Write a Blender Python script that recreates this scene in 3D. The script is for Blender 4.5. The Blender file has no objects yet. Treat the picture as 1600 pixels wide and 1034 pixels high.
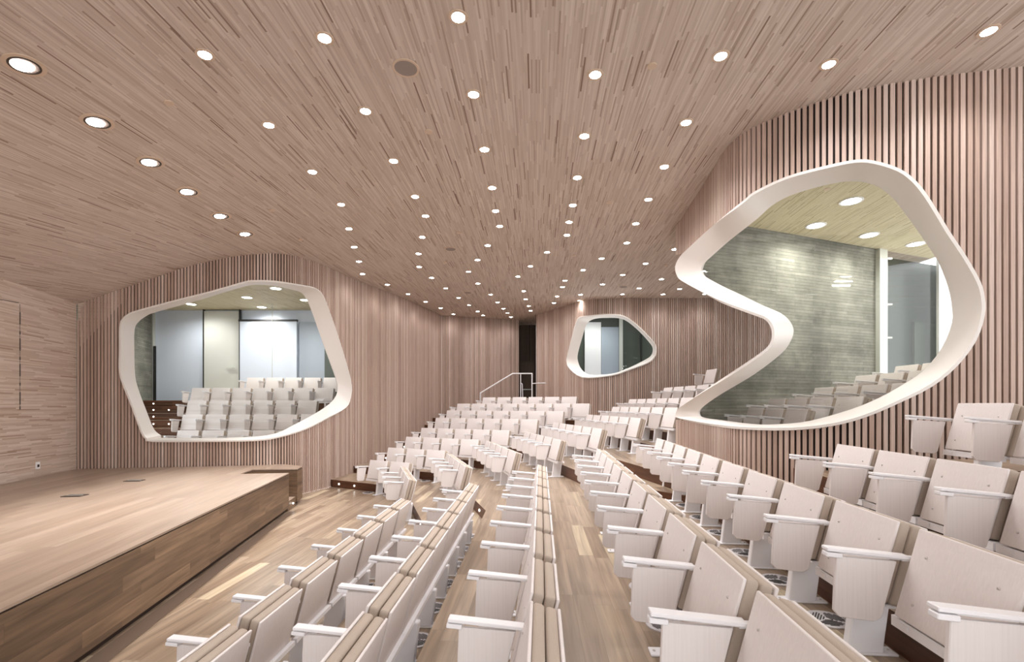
import bpy, bmesh, math, random
from mathutils import Vector, Matrix
from mathutils.geometry import tessellate_polygon
random.seed(7)
F = 750.0; CX = 800.0; HY = 632.0; CAM = 1.93
HC = 3.30                                   # ceiling above the eye
C = bpy.context.scene.collection
sc = bpy.context.scene

# ------------------------------------------------------------ measuring helpers
def at_d(px, py, d):                        # pixel + depth -> point
    return Vector(((px-CX)/F*d, d, CAM+(HY-py)/F*d))
def at_z(px, py, z):                        # pixel + height -> point
    return at_d(px, py, (CAM-z)*F/(py-HY))
def pxof(x, y): return CX+F*x/y

# ------------------------------------------------------------ materials
def nt(name):
    m = bpy.data.materials.new(name); m.use_nodes = True
    n = m.node_tree; b = n.nodes['Principled BSDF']
    return m, n, b
def srgb(r, g, b):
    f = lambda c: ((c/255)/12.92 if c/255 <= .04045 else ((c/255+.055)/1.055)**2.4)
    return (f(r), f(g), f(b), 1)
def plain(name, col, rough=.5, metal=0, spec=.5, bump=None):
    m, n, b = nt(name)
    b.inputs['Base Color'].default_value = srgb(*col); b.inputs['Roughness'].default_value = rough
    b.inputs['Metallic'].default_value = metal; b.inputs['Specular IOR Level'].default_value = spec
    if bump:
        tx = n.nodes.new('ShaderNodeTexNoise'); tx.inputs['Scale'].default_value = bump[0]
        tc = n.nodes.new('ShaderNodeTexCoord'); n.links.new(tc.outputs['Object'], tx.inputs['Vector'])
        bp = n.nodes.new('ShaderNodeBump'); bp.inputs['Strength'].default_value = bump[1]; bp.inputs['Distance'].default_value = .004
        n.links.new(tx.outputs['Fac'], bp.inputs['Height']); n.links.new(bp.outputs['Normal'], b.inputs['Normal'])
        mx = n.nodes.new('ShaderNodeMixRGB'); mx.inputs['Color1'].default_value = srgb(*[c*.93 for c in col]); mx.inputs['Color2'].default_value = srgb(*[min(255, c*1.04) for c in col])
        n.links.new(tx.outputs['Fac'], mx.inputs['Fac']); n.links.new(mx.outputs['Color'], b.inputs['Base Color'])
    return m
def planks(name, cols, length, width, rot=(0, 0, 0), rough=.45, grain=.35, gap=.0, spec=.4, grain_scale=(1.5, 60, 60), uv=False):
    """boards with a random start for every row, one random tone per board, grain along the board"""
    m, n, b = nt(name); L = n.links.new
    def math_(op, a, c=None):
        q = n.nodes.new('ShaderNodeMath'); q.operation = op
        for i, v in enumerate((a, c)):
            if v is None: continue
            if isinstance(v, (int, float)): q.inputs[i].default_value = v
            else: L(v, q.inputs[i])
        return q.outputs[0]
    tc = n.nodes.new('ShaderNodeTexCoord'); mp = n.nodes.new('ShaderNodeMapping'); mp.inputs['Rotation'].default_value = rot
    L(tc.outputs['UV' if uv else 'Object'], mp.inputs['Vector'])
    sp = n.nodes.new('ShaderNodeSeparateXYZ'); L(mp.outputs['Vector'], sp.inputs[0])
    yw = math_('DIVIDE', sp.outputs['Y'], width); row = math_('FLOOR', yw)
    wn = n.nodes.new('ShaderNodeTexWhiteNoise'); wn.noise_dimensions = '1D'; L(row, wn.inputs['W'])
    xs = math_('ADD', math_('DIVIDE', sp.outputs['X'], length), math_('MULTIPLY', wn.outputs['Value'], 23.7)); cell = math_('FLOOR', xs)
    cb = n.nodes.new('ShaderNodeCombineXYZ'); L(row, cb.inputs[0]); L(cell, cb.inputs[1])
    w2 = n.nodes.new('ShaderNodeTexWhiteNoise'); w2.noise_dimensions = '2D'; L(cb.outputs[0], w2.inputs['Vector'])
    rp = n.nodes.new('ShaderNodeValToRGB'); e = rp.color_ramp.elements
    e[0].position = cols[0][0]; e[0].color = srgb(*cols[0][1]); e[1].position = cols[-1][0]; e[1].color = srgb(*cols[-1][1])
    for p, c in cols[1:-1]:
        q = e.new(p); q.color = srgb(*c)
    L(w2.outputs['Value'], rp.inputs['Fac'])
    m2 = n.nodes.new('ShaderNodeMapping'); m2.inputs['Scale'].default_value = grain_scale; L(mp.outputs['Vector'], m2.inputs['Vector'])
    ad = n.nodes.new('ShaderNodeVectorMath'); ad.operation = 'ADD'; sc_ = n.nodes.new('ShaderNodeVectorMath'); sc_.operation = 'SCALE'; sc_.inputs['Scale'].default_value = 37
    L(w2.outputs['Color'], sc_.inputs[0]); L(m2.outputs['Vector'], ad.inputs[0]); L(sc_.outputs['Vector'], ad.inputs[1])
    no = n.nodes.new('ShaderNodeTexNoise'); no.inputs['Scale'].default_value = 1; no.inputs['Detail'].default_value = 5; no.inputs['Distortion'].default_value = .4
    L(ad.outputs['Vector'], no.inputs['Vector'])
    r2 = n.nodes.new('ShaderNodeMapRange'); r2.inputs['From Min'].default_value = .3; r2.inputs['From Max'].default_value = .7
    r2.inputs['To Min'].default_value = 1-grain; r2.inputs['To Max'].default_value = 1+grain*.35
    L(no.outputs['Fac'], r2.inputs['Value'])
    mu = n.nodes.new('ShaderNodeVectorMath'); mu.operation = 'SCALE'
    L(rp.outputs['Color'], mu.inputs[0]); L(r2.outputs['Result'], mu.inputs['Scale'])
    last = mu.outputs['Vector']
    if gap:
        g = math_('MAXIMUM', math_('LESS_THAN', math_('FRACT', yw), gap/width), math_('LESS_THAN', math_('FRACT', xs), gap/length))
        mx = n.nodes.new('ShaderNodeMixRGB'); mx.inputs['Color2'].default_value = srgb(*[c*.7 for c in cols[0][1]])
        L(g, mx.inputs['Fac']); L(last, mx.inputs['Color1']); last = mx.outputs['Color']
    L(last, b.inputs['Base Color']); b.inputs['Roughness'].default_value = rough; b.inputs['Specular IOR Level'].default_value = spec
    return m
def emit(name, col, s):
    m, n, b = nt(name); b.inputs['Base Color'].default_value = (0, 0, 0, 1)
    b.inputs['Emission Color'].default_value = col; b.inputs['Emission Strength'].default_value = s
    return m
def slatmat(name, cols, rough=.5):
    """colour of each slat comes from a per-slat random number kept on the mesh"""
    m, n, b = nt(name); L = n.links.new
    a = n.nodes.new('ShaderNodeAttribute'); a.attribute_name = 'slat'
    rp = n.nodes.new('ShaderNodeValToRGB'); e = rp.color_ramp.elements
    e[0].position = 0; e[0].color = srgb(*cols[0]); e[1].position = 1; e[1].color = srgb(*cols[-1])
    for i, c in enumerate(cols[1:-1]):
        q = e.new((i+1)/(len(cols)-1)); q.color = srgb(*c)
    L(a.outputs['Fac'], rp.inputs['Fac'])
    tc = n.nodes.new('ShaderNodeTexCoord'); mp = n.nodes.new('ShaderNodeMapping'); mp.inputs['Scale'].default_value = (90, 90, 2.5)
    L(tc.outputs['Object'], mp.inputs['Vector']); no = n.nodes.new('ShaderNodeTexNoise'); no.inputs['Scale'].default_value = 1; no.inputs['Detail'].default_value = 4
    L(mp.outputs['Vector'], no.inputs['Vector'])
    r2 = n.nodes.new('ShaderNodeMapRange'); r2.inputs['From Min'].default_value = .3; r2.inputs['From Max'].default_value = .7
    r2.inputs['To Min'].default_value = .82; r2.inputs['To Max'].default_value = 1.1; L(no.outputs['Fac'], r2.inputs['Value'])
    mu = n.nodes.new('ShaderNodeVectorMath'); mu.operation = 'SCALE'; L(rp.outputs['Color'], mu.inputs[0]); L(r2.outputs['Result'], mu.inputs['Scale'])
    L(mu.outputs['Vector'], b.inputs['Base Color']); b.inputs['Roughness'].default_value = rough; b.inputs['Specular IOR Level'].default_value = .3
    return m

ROWROT = math.radians(87)
M_ceil = planks('ceiling_strips', [(0, (132, 108, 94)), (.03, (172, 152, 138)), (.15, (192, 174, 161)), (.7, (203, 187, 175)), (1, (213, 199, 188))], .5, .0155, (0, 0, -ROWROT), .6, .1, spec=.2, grain_scale=(1.5, 40, 40))
M_ceil2 = planks('side_room_ceiling_strips', [(0, (160, 148, 116)), (.1, (202, 190, 156)), (1, (216, 206, 176))], .5, .0155, (0, 0, -ROWROT), .6, .1, spec=.2)
M_floor = planks('oak_floor', [(0, (136, 115, 96)), (.3, (154, 133, 112)), (.8, (168, 147, 126)), (.95, (178, 158, 134)), (1, (208, 190, 160))], 1.1, .13, (0, 0, -ROWROT), .32, .34, .0012, spec=.4, grain_scale=(1.2, 26, 26))
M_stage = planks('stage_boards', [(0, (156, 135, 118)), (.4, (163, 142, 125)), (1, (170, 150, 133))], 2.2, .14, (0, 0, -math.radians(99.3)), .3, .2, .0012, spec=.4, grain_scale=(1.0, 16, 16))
M_front = planks('stage_front_boards', [(0, (100, 80, 63)), (.3, (114, 92, 73)), (.8, (130, 106, 85)), (1, (144, 118, 94))], 1.6, .12, (0, 0, 0), .4, .4, .0012, spec=.3, grain_scale=(1.6, 22, 22), uv=True)  # brown boards, darkened further because the stage front gets less light
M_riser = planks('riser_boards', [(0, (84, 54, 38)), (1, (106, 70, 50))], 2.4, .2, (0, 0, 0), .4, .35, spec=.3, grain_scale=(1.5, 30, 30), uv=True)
M_leftw = planks('left_wall_strips', [(0, (168, 142, 124)), (.08, (192, 170, 154)), (.5, (204, 184, 169)), (1, (216, 200, 188))], .5, .02, (0, 0, 0), .55, .08, spec=.2, uv=True)
M_slat = slatmat('slat_wood', [(176, 150, 136), (186, 160, 146), (193, 168, 154), (200, 176, 163), (210, 190, 178)])
M_slatdark = slatmat('shaded_recess_wood', [(84, 66, 52), (104, 84, 68), (118, 98, 80)])  # slat wood with the shade of the back recess in its colour
M_back = plain('slat_backing', (40, 29, 26), .9)
M_frame = plain('frame_paint', (232, 226, 220), .45)
M_white = plain('white_metal', (240, 238, 240), .35)
M_panel = planks('whitewashed_panel', [(0, (226, 218, 215)), (1, (232, 224, 221))], 9, 9, (0, math.pi/2, 0), .45, .05, spec=.35, grain_scale=(2, 120, 120))
M_cush = plain('taupe_fabric', (190, 175, 161), .95, bump=(400, .5), spec=.1)
M_screw = plain('screw_metal', (204, 196, 192), .4, .2)
M_seam = plain('dark_gap', (58, 44, 36), .9)
M_lamp = emit('lamp_glow', (1, .95, .9, 1), 38)
M_lamp2 = emit('room_lamp_glow', (1, .99, .92, 1), 14)
M_step = emit('step_lamp_glow', (1, .97, .92, 1), 5)
M_ring = plain('lamp_ring', (206, 182, 160), .4)
M_ringdark = plain('lamp_recess', (60, 50, 44), .4)
M_grille = plain('speaker_grille', (148, 134, 128), .7)
M_vent = plain('vent_metal', (214, 210, 212), .35, .3)
M_ventdark = plain('vent_slots', (60, 56, 54), .7)
M_alu = plain('brushed_post', (206, 208, 200), .3, .2)
M_pgrey = plain('grey_door_paint', (205, 206, 200), .4)
M_pblue = plain('blue_white_panel', (214, 222, 236), .35)
M_pblue2 = plain('grey_blue_panel', (165, 174, 186), .35)
M_green = plain('green_grey_panel', (78, 84, 76), .3)
M_greendk = plain('dark_green_panel', (44, 48, 44), .3)
M_blackline = plain('black_line', (36, 34, 34), .5)
def concrete():
    m, n, b = nt('board_marked_concrete'); L = n.links.new
    tc = n.nodes.new('ShaderNodeTexCoord')
    br = n.nodes.new('ShaderNodeTexBrick'); mp = n.nodes.new('ShaderNodeMapping')
    L(tc.outputs['UV'], mp.inputs['Vector']); L(mp.outputs['Vector'], br.inputs['Vector'])
    br.inputs['Scale'].default_value = 1; br.inputs['Brick Width'].default_value = 1.0; br.inputs['Row Height'].default_value = .06; br.inputs['Mortar Size'].default_value = .003
    br.inputs['Color1'].default_value = srgb(122, 121, 110); br.inputs['Color2'].default_value = srgb(140, 138, 127); br.inputs['Mortar'].default_value = srgb(92, 92, 84)
    no = n.nodes.new('ShaderNodeTexNoise'); no.inputs['Scale'].default_value = 1.4; no.inputs['Detail'].default_value = 8; no.inputs['Roughness'].default_value = .7
    L(tc.outputs['Object'], no.inputs['Vector'])
    r = n.nodes.new('ShaderNodeMapRange'); r.inputs['From Min'].default_value = .3; r.inputs['From Max'].default_value = .7; r.inputs['To Min'].default_value = .55; r.inputs['To Max'].default_value = 1.35
    L(no.outputs['Fac'], r.inputs['Value']); mu = n.nodes.new('ShaderNodeVectorMath'); mu.operation = 'SCALE'
    L(br.outputs['Color'], mu.inputs[0]); L(r.outputs['Result'], mu.inputs['Scale']); L(mu.outputs['Vector'], b.inputs['Base Color'])
    bp = n.nodes.new('ShaderNodeBump'); bp.inputs['Strength'].default_value = .5; bp.inputs['Distance'].default_value = .01
    L(br.outputs['Fac'], bp.inputs['Height']); bp.invert = True; L(bp.outputs['Normal'], b.inputs['Normal'])
    b.inputs['Roughness'].default_value = .85
    return m
M_conc = concrete()
def glassmat(name, col, mixf=.1):
    m = bpy.data.materials.new(name); m.use_nodes = True; n = m.node_tree; n.nodes.clear()
    o = n.nodes.new('ShaderNodeOutputMaterial'); t = n.nodes.new('ShaderNodeBsdfTransparent'); t.inputs['Color'].default_value = col
    g = n.nodes.new('ShaderNodeBsdfGlossy'); g.inputs['Roughness'].default_value = .02
    mx = n.nodes.new('ShaderNodeMixShader'); fr = n.nodes.new('ShaderNodeFresnel'); fr.inputs['IOR'].default_value = 1.45
    sm = n.nodes.new('ShaderNodeMath'); sm.operation = 'MULTIPLY'; sm.inputs[1].default_value = mixf; n.links.new(fr.outputs['Fac'], sm.inputs[0]); n.links.new(sm.outputs[0], mx.inputs['Fac']); n.links.new(t.outputs['BSDF'], mx.inputs[1]); n.links.new(g.outputs['BSDF'], mx.inputs[2]); n.links.new(mx.outputs['Shader'], o.inputs['Surface'])
    return m
M_glass = glassmat('window_glass', (.955, .96, .945, 1))

# ------------------------------------------------------------ mesh helpers
def link(name, bm, mats, parent=None, smooth=False, autosmooth=False):
    me = bpy.data.meshes.new(name); bm.normal_update(); uvl = bm.loops.layers.uv.verify()
    for f in bm.faces:
        nx, ny, nz = f.normal
        if abs(nz) < .7:
            h = math.hypot(nx, ny) or 1; tx, ty = -ny/h, nx/h
            if tx < -.05 or (abs(tx) <= .05 and ty < 0): tx, ty = -tx, -ty
            for l in f.loops: l[uvl].uv = (l.vert.co.x*tx+l.vert.co.y*ty, l.vert.co.z)
        else:
            for l in f.loops: l[uvl].uv = (l.vert.co.x, l.vert.co.y)
    bm.to_mesh(me); bm.free()
    for m in (mats if isinstance(mats, (list, tuple)) else [mats]): me.materials.append(m)
    if smooth:
        for p in me.polygons: p.use_smooth = True
    o = bpy.data.objects.new(name, me); C.objects.link(o)
    if parent: o.parent = parent
    return o
def box(bm, c, s, rot=None, mi=0, bevel=0, seg=2):
    r = bmesh.ops.create_cube(bm, size=1)
    vs = r['verts']; M = Matrix.Translation(c) @ (rot if rot else Matrix()) @ Matrix.Diagonal((*s, 1))
    bmesh.ops.transform(bm, matrix=M, verts=vs)
    fs = set(f for v in vs for f in v.link_faces)
    for f in fs: f.material_index = mi
    if bevel:
        es = set(e for v in vs for e in v.link_edges)
        rr = bmesh.ops.bevel(bm, geom=list(es), offset=bevel, segments=seg, affect='EDGES', profile=.5)
        for f in rr['faces']: f.material_index = mi
    return vs
def cyl(bm, c, r, h, seg=24, rot=None, mi=0, r2=None):
    q = bmesh.ops.create_cone(bm, cap_ends=True, segments=seg, radius1=r, radius2=r if r2 is None else r2, depth=h)
    bmesh.ops.transform(bm, matrix=Matrix.Translation(c) @ (rot if rot else Matrix()), verts=q['verts'])
    for f in set(f for v in q['verts'] for f in v.link_faces): f.material_index = mi
def tube(bm, pts, r, seg=8, mi=0):
    for a, b in zip(pts[:-1], pts[1:]):
        a = Vector(a); b = Vector(b); d = b-a
        rot = d.to_track_quat('Z', 'Y').to_matrix().to_4x4()
        cyl(bm, (a+b)/2, r, d.length+r*.8, seg, rot, mi)
def prism(bm, poly, z0, z1, mtop=0, mside=1):
    n = len(poly)
    a = sum(poly[i][0]*poly[(i+1) % n][1]-poly[(i+1) % n][0]*poly[i][1] for i in range(n))
    if a < 0: poly = poly[::-1]
    lo = [bm.verts.new((p[0], p[1], z0)) for p in poly]; hi = [bm.verts.new((p[0], p[1], z1)) for p in poly]
    f = bm.faces.new(hi); f.material_index = mtop
    f = bm.faces.new(lo[::-1]); f.material_index = mside
    for i in range(n):
        j = (i+1) % n
        f = bm.faces.new((lo[i], lo[j], hi[j], hi[i])); f.material_index = mside
def tag(o, label, cat, group=None):
    o['label'] = label; o['category'] = cat
    if group: o['group'] = group
    return o
def struct(o):
    o['kind'] = 'structure'; return o
def empty(name, loc, rz=0, label=None, cat=None, group=None):
    o = bpy.data.objects.new(name, None); C.objects.link(o); o.location = loc; o.rotation_euler = (0, 0, rz); o.empty_display_size = .1
    if label: tag(o, label, cat, group)
    return o
ORD = ['zeroth', 'first', 'second', 'third', 'fourth', 'fifth', 'sixth', 'seventh', 'eighth', 'ninth', 'tenth', 'eleventh', 'twelfth', 'thirteenth', 'fourteenth', 'fifteenth', 'sixteenth']

# ------------------------------------------------------------ plan of the hall (x right, y away from the camera)
HQ = [(-12, 1.2), (-9, 1.72), (-8.2, 2.0), (-7.4, 2.34), (-6.4, 2.76), (-5.6, 2.99), (-4.8, 3.12), (-4.2, 3.2), (-3, 3.28), (-2, 3.3), (30, 3.3)]
def hceil(x, y):
    q = x+.164*(y-9.5)
    for (a, ha), (b, hb) in zip(HQ[:-1], HQ[1:]):
        if q <= b:
            t = max(0, (q-a)/(b-a)); return CAM+ha+(hb-ha)*t
    return CAM+HC
def smooth_path(pts, n=6):
    out = []
    for i in range(len(pts)-1):
        p0 = Vector(pts[max(0, i-1)]); p1 = Vector(pts[i]); p2 = Vector(pts[i+1]); p3 = Vector(pts[min(len(pts)-1, i+2)])
        for k in range(n):
            t = k/n
            out.append(.5*((2*p1)+(-p0+p2)*t+(2*p0-5*p1+4*p2-p3)*t*t+(-p0+3*p1-3*p2+p3)*t**3))
    out.append(Vector(pts[-1])); return out
PW1 = [Vector(p) for p in [(-8.34, 9.19), (-5.25, 9.74)]] + smooth_path([(-4.95, 9.83), (-4.66, 10.1), (-4.46, 10.6), (-4.28, 11.2)]) + [Vector(p) for p in [(-4.1, 12.4), (-3.3, 15.0), (-2.62, 17.75)]]
PB1 = [Vector(p) for p in [(-2.62, 17.75), (.27, 18.7)]]
PRB = [Vector((.89, 17.7))] + smooth_path([(2.0, 15.62), (2.26, 15.2), (2.7, 14.98), (3.2, 14.9)], 5) + [Vector((9.5, 14.8))]
PR = smooth_path([(3.05, 8.95), (2.88, 7.3), (2.77, 6.3), (2.8, 5.86), (3.0, 5.55), (3.42, 5.16), (3.93, 4.92), (4.99, 4.68), (6.6, 4.45)], 6)
def path_depth(path, px):
    r = (px-CX)/F; best = None
    for a, b in zip(path[:-1], path[1:]):
        fa = a.x-r*a.y; fb = b.x-r*b.y
        if fa*fb <= 0 and fa != fb:
            t = fa/(fa-fb); d = a.y+(b.y-a.y)*t
            if best is None or d < best: best = d
    if best is None:
        e = min(path, key=lambda p: abs(pxof(p.x, p.y)-px)); best = e.y
    return best
def crossings(poly, px):
    ys = []
    for (x0, y0), (x1, y1) in zip(poly, poly[1:]+poly[:1]):
        if (x0 <= px < x1) or (x1 <= px < x0): ys.append(y0+(y1-y0)*(px-x0)/(x1-x0))
    return sorted(ys)
def slat_wall(name, path, holes=(), pitch=.058, width=.04, depth=.03, z0=0.0, mat=None, ztop=None, flip=False):
    bm = bmesh.new(); lay = bm.faces.layers.float.new('slat')
    L = [0]
    for a, b in zip(path[:-1], path[1:]): L.append(L[-1]+(b-a).length)
    tot = L[-1]; n = int(tot/pitch); seg = 0
    for k in range(n):
        u = (k+.5)*tot/n
        while seg < len(L)-2 and L[seg+1] < u: seg += 1
        a, b = path[seg], path[seg+1]; t = (b-a).normalized(); p = a+t*(u-L[seg])
        nr = Vector((t.y, -t.x))
        if (nr.dot(-p) < 0) != flip: nr = -nr           # towards the audience side
        zt = (ztop(p.x, p.y) if ztop else hceil(p.x, p.y)+.02); zb = z0(p.x, p.y) if callable(z0) else z0
        def cut(pxs, mg):
            cuts = []
            for h in holes:
                for X_ in pxs:
                    ys = crossings(h, X_)
                    for i in range(0, len(ys)-1, 2): cuts.append((CAM+(HY-ys[i+1])/F*p.y-mg, CAM+(HY-ys[i])/F*p.y+mg))
            iv = [(zb, zt)]
            for c0, c1 in cuts:
                nv = []
                for a0, a1 in iv:
                    if c1 <= a0 or c0 >= a1: nv.append((a0, a1)); continue
                    if c0 > a0: nv.append((a0, c0))
                    if c1 < a1: nv.append((c1, a1))
                iv = nv
            return iv
        B = tot/n/2+.001; pl, pr = p-t*B, p+t*B; iv = cut([pxof(p.x, p.y)], .004); ivb = cut([pxof(p.x, p.y), pxof(pl.x, pl.y), pxof(pr.x, pr.y)], .02)
        s = random.random(); w = width*random.uniform(.92, 1.06)
        for a0, a1 in iv:
            q = lambda along, out, z: bm.verts.new((p.x+t.x*along+nr.x*out, p.y+t.y*along+nr.y*out, z))
            h = w/2
            v = [q(-h, 0, a0), q(h, 0, a0), q(h, 0, a1), q(-h, 0, a1)]; d = [q(-h, -depth, a0), q(h, -depth, a0), q(h, -depth, a1), q(-h, -depth, a1)]
            fs = [bm.faces.new(v), bm.faces.new((v[1], d[1], d[2], v[2])), bm.faces.new((d[0], v[0], v[3], d[3])), bm.faces.new((v[3], v[2], d[2], d[3])), bm.faces.new((d[0], d[1], v[1], v[0]))]
            for f in fs: f[lay] = s
        for a0, a1 in ivb:
            q = lambda along, out, z: bm.verts.new((p.x+t.x*along+nr.x*out, p.y+t.y*along+nr.y*out, z))
            bk = [q(-B, -depth, a0), q(B, -depth, a0), q(B, -depth, a1), q(-B, -depth, a1)]
            b2 = [q(-B, -depth-.09, a0), q(B, -depth-.09, a0), q(B, -depth-.09, a1), q(-B, -depth-.09, a1)]
            for f in (bm.faces.new(bk), bm.faces.new(b2), bm.faces.new((bk[0], bk[1], b2[1], b2[0])), bm.faces.new((bk[3], bk[2], b2[2], b2[3]))):
                f.material_index = 1
    return struct(link(name, bm, [mat or M_slat, M_back]))

# ------------------------------------------------------------ window contours (read off the photograph; laid on the wall planes)
def cv(pts, ox, oy, s): return [(ox+x/s, oy+y/s) for x, y in pts]
W1F = cv([(510, 360), (520, 325), (550, 300), (600, 283), (760, 240), (900, 205), (1040, 165), (1080, 160), (1170, 162), (1300, 182), (1340, 192), (1370, 215), (1395, 270), (1430, 370), (1470, 500), (1495, 600), (1490, 660), (1470, 700), (1400, 740), (1300, 790), (1180, 825), (1080, 838), (900, 841), (650, 841), (620, 830), (600, 800), (560, 690), (520, 590), (508, 530), (510, 450)], 0, 380, 2.721)
W1B = cv([(34, 330), (55, 280), (110, 238), (170, 215), (440, 140), (600, 90), (720, 58), (790, 53), (900, 64), (1010, 90), (1045, 108), (1070, 145), (1090, 190), (1140, 330), (1190, 470), (1240, 610), (1253, 670), (1245, 720), (1200, 775), (1120, 830), (1000, 895), (880, 950), (700, 972), (240, 977), (195, 960), (150, 920), (105, 810), (60, 690), (38, 600), (33, 450)], 200, 430, 3.83)
W2 = [((1056, 417), (1097, 420.5)), ((1063, 401), (1100, 412)), ((1079, 385), (1106, 405)), ((1118, 349), (1137, 378)), ((1163, 314), (1183, 340)), ((1179, 301), (1205, 320)), ((1228, 278), (1234, 304)), ((1286, 262), (1286, 288)), ((1335, 252), (1332, 281)), ((1364, 253), (1370, 288)), ((1403, 265), (1396, 307)), ((1429, 284), (1413, 328)), ((1452, 314), (1431, 352)), ((1481, 362), (1465, 402)), ((1507, 401), (1478, 430)), ((1529, 440), (1486, 455)), ((1536, 466), (1490, 479)), ((1536, 492), (1490, 505)), ((1523, 531), (1474, 544)), ((1494, 570), (1445, 580)), ((1455, 602), (1411, 603)), ((1403, 628), (1375, 623)), ((1351, 650), (1331, 641)), ((1299, 663.5), (1267, 659)), ((1234, 670), (1215, 664.5)), ((1163, 669), (1176, 664)), ((1111, 663.5), (1129.5, 658)), ((1062, 654), (1101, 653.5)), ((1056.5, 647), (1092.5, 646)), ((1064.5, 635), (1099, 635)), ((1098.5, 611.8), (1129.5, 613)), ((1145, 582.4), (1178, 583)), ((1191, 551.4), (1219, 551.4)), ((1205.3, 536), (1233, 533)), ((1208, 520.5), (1238, 517.4)), ((1205, 508), (1233, 503.5)), ((1196, 497.3), (1219, 491)), ((1176, 489.5), (1191.4, 478.7)), ((1129.5, 472.5), (1160, 463)), ((1098.5, 457), (1130, 448)), ((1067.6, 440), (1105, 434)), ((1059, 431), (1098.5, 427))]
W2F = [a for a, b in W2]; W2B = [b for a, b in W2]
W3F = cv([(275, 180), (330, 172), (400, 165), (480, 168), (530, 190), (590, 240), (650, 305), (663, 340), (655, 380), (620, 410), (540, 440), (470, 465), (400, 478), (290, 483), (225, 440), (210, 400), (215, 370), (235, 290), (255, 215)], 820, 440, 3.231)
W3B = cv([(330, 195), (360, 184), (410, 180), (475, 182), (520, 200), (580, 250), (638, 315), (648, 345), (638, 375), (605, 398), (530, 435), (460, 462), (395, 471), (325, 471), (287, 445), (268, 400), (268, 360), (287, 290), (308, 220)], 820, 440, 3.231)
def subdiv(A, B, n=3):
    """closed catmull-rom refinement of two matched outlines"""
    def cr(P):
        out = []; m = len(P)
        for i in range(m):
            p0, p1, p2, p3 = [Vector(P[(i+k) % m]) for k in (-1, 0, 1, 2)]
            for k in range(n):
                t = k/n
                out.append(tuple(.5*((2*p1)+(-p0+p2)*t+(2*p0-5*p1+4*p2-p3)*t*t+(-p0+3*p1-3*p2+p3)*t**3)))
        return out
    return cr(A), cr(B)
def window(idx, A, B, path, back, label, xlim=None, dmin=None):
    A, B = subdiv(A, B)
    if xlim: A = [(max(xlim, x), y) for x, y in A]
    fa = [at_d(x, y, path_depth(path, x)-.035) for x, y in A]
    fb = [at_d(x, y, min(path_depth(path, x)+back, dmin(x)-.1 if dmin else 99)) for x, y in B]
    bm = bmesh.new(); n = len(A)
    va = [bm.verts.new(p) for p in fa]; vb = [bm.verts.new(p) for p in fb]
    ctr = sum(fa, Vector())/n
    for i in range(n):
        j = (i+1) % n; bm.faces.new((va[i], va[j], vb[j], vb[i]))
    bmesh.ops.recalc_face_normals(bm, faces=bm.faces[:])
    fr = struct(link('window_%d' % idx, bm, M_frame, smooth=True))
    so = fr.modifiers.new('thick', 'SOLIDIFY'); so.thickness = .03; so.offset = 0; es = fr.modifiers.new('crisp', 'EDGE_SPLIT'); es.split_angle = math.radians(40)
    bm = bmesh.new(); vs = [bm.verts.new(p) for p in fb]
    for t in tessellate_polygon([[Vector((x, y, 0)) for x, y in B]]):
        bm.faces.new([vs[k] for k in t])
    g = link('glass_pane', bm, M_glass, fr)
    fr['label'] = label
    return fr, A, B
PRx = PR
def conc_line(px):                                # concrete wall of the right-hand room, depth at pixel column
    r = (px-CX)/F; t = (r*8.84-4.3)/(3.47-r*1.36); return 8.84+1.36*t
w1, a1, b1 = window(1, W1F, W1B, PW1, .42, 'large curved white window frame in the slatted wall behind the stage')
w2, a2, b2 = window(2, W2F, W2B, PRx, .42, 'white pinched window frame wrapping the slatted corner on the right', 1056.0, conc_line)
w3, a3, b3 = window(3, W3F, W3B, PRB, .5, 'small rounded white window frame in the far slatted wall')

# ------------------------------------------------------------ walls
def corner_top(x, y):
    px = pxof(x, y); c = [(124, 500), (125.5, 489), (127, 480), (131, 471.5), (137, 466), (148, 461.5)]
    if px >= 148: return hceil(x, y)+.02
    for (u, a), (v, b) in zip(c[:-1], c[1:]):
        if px <= v: break
    yy = a+(b-a)*max(0, min(1, (px-u)/(v-u))); return min(hceil(x, y)+.02, CAM+(HY-yy)/F*y)
slat_wall('wall_stage_side', PW1, [a1], width=.037, ztop=corner_top)
bm = bmesh.new(); _a = Vector((-8.335, 9.213)); _b = Vector((-7.6, 9.344)); _v = [bm.verts.new((p.x, p.y, z)) for p, z in ((_a, 3.0), (_b, 3.9), (_b, 4.6), (_a, 4.2))]; bm.faces.new(_v)
_w = [bm.verts.new((q.co.x, q.co.y+.01, q.co.z)) for q in _v]; bm.faces.new(_w[::-1]); struct(link('trim_15', bm, M_leftw))
slat_wall('wall_back', PB1)
slat_wall('wall_right_back', PRB, [a3])
hullF = a2[:29*3-1]
hullF = [((x if x > 1064 else 1040), y) for x, y in hullF]
slat_wall('wall_right', PRx, [hullF], pitch=.060, width=.039)
# return of the right-hand volume, above and below the notch of the window
for nm, z0f, ztf in (('wall_right_return_upper', lambda x, y: CAM+.31*y, None), ('wall_right_return_lower', 0.0, lambda x, y: CAM-.035*y)):
    slat_wall(nm, [Vector((3.14, 8.95)), Vector((6.7, 14.8))], z0=z0f, ztop=ztf, flip=True)
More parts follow.
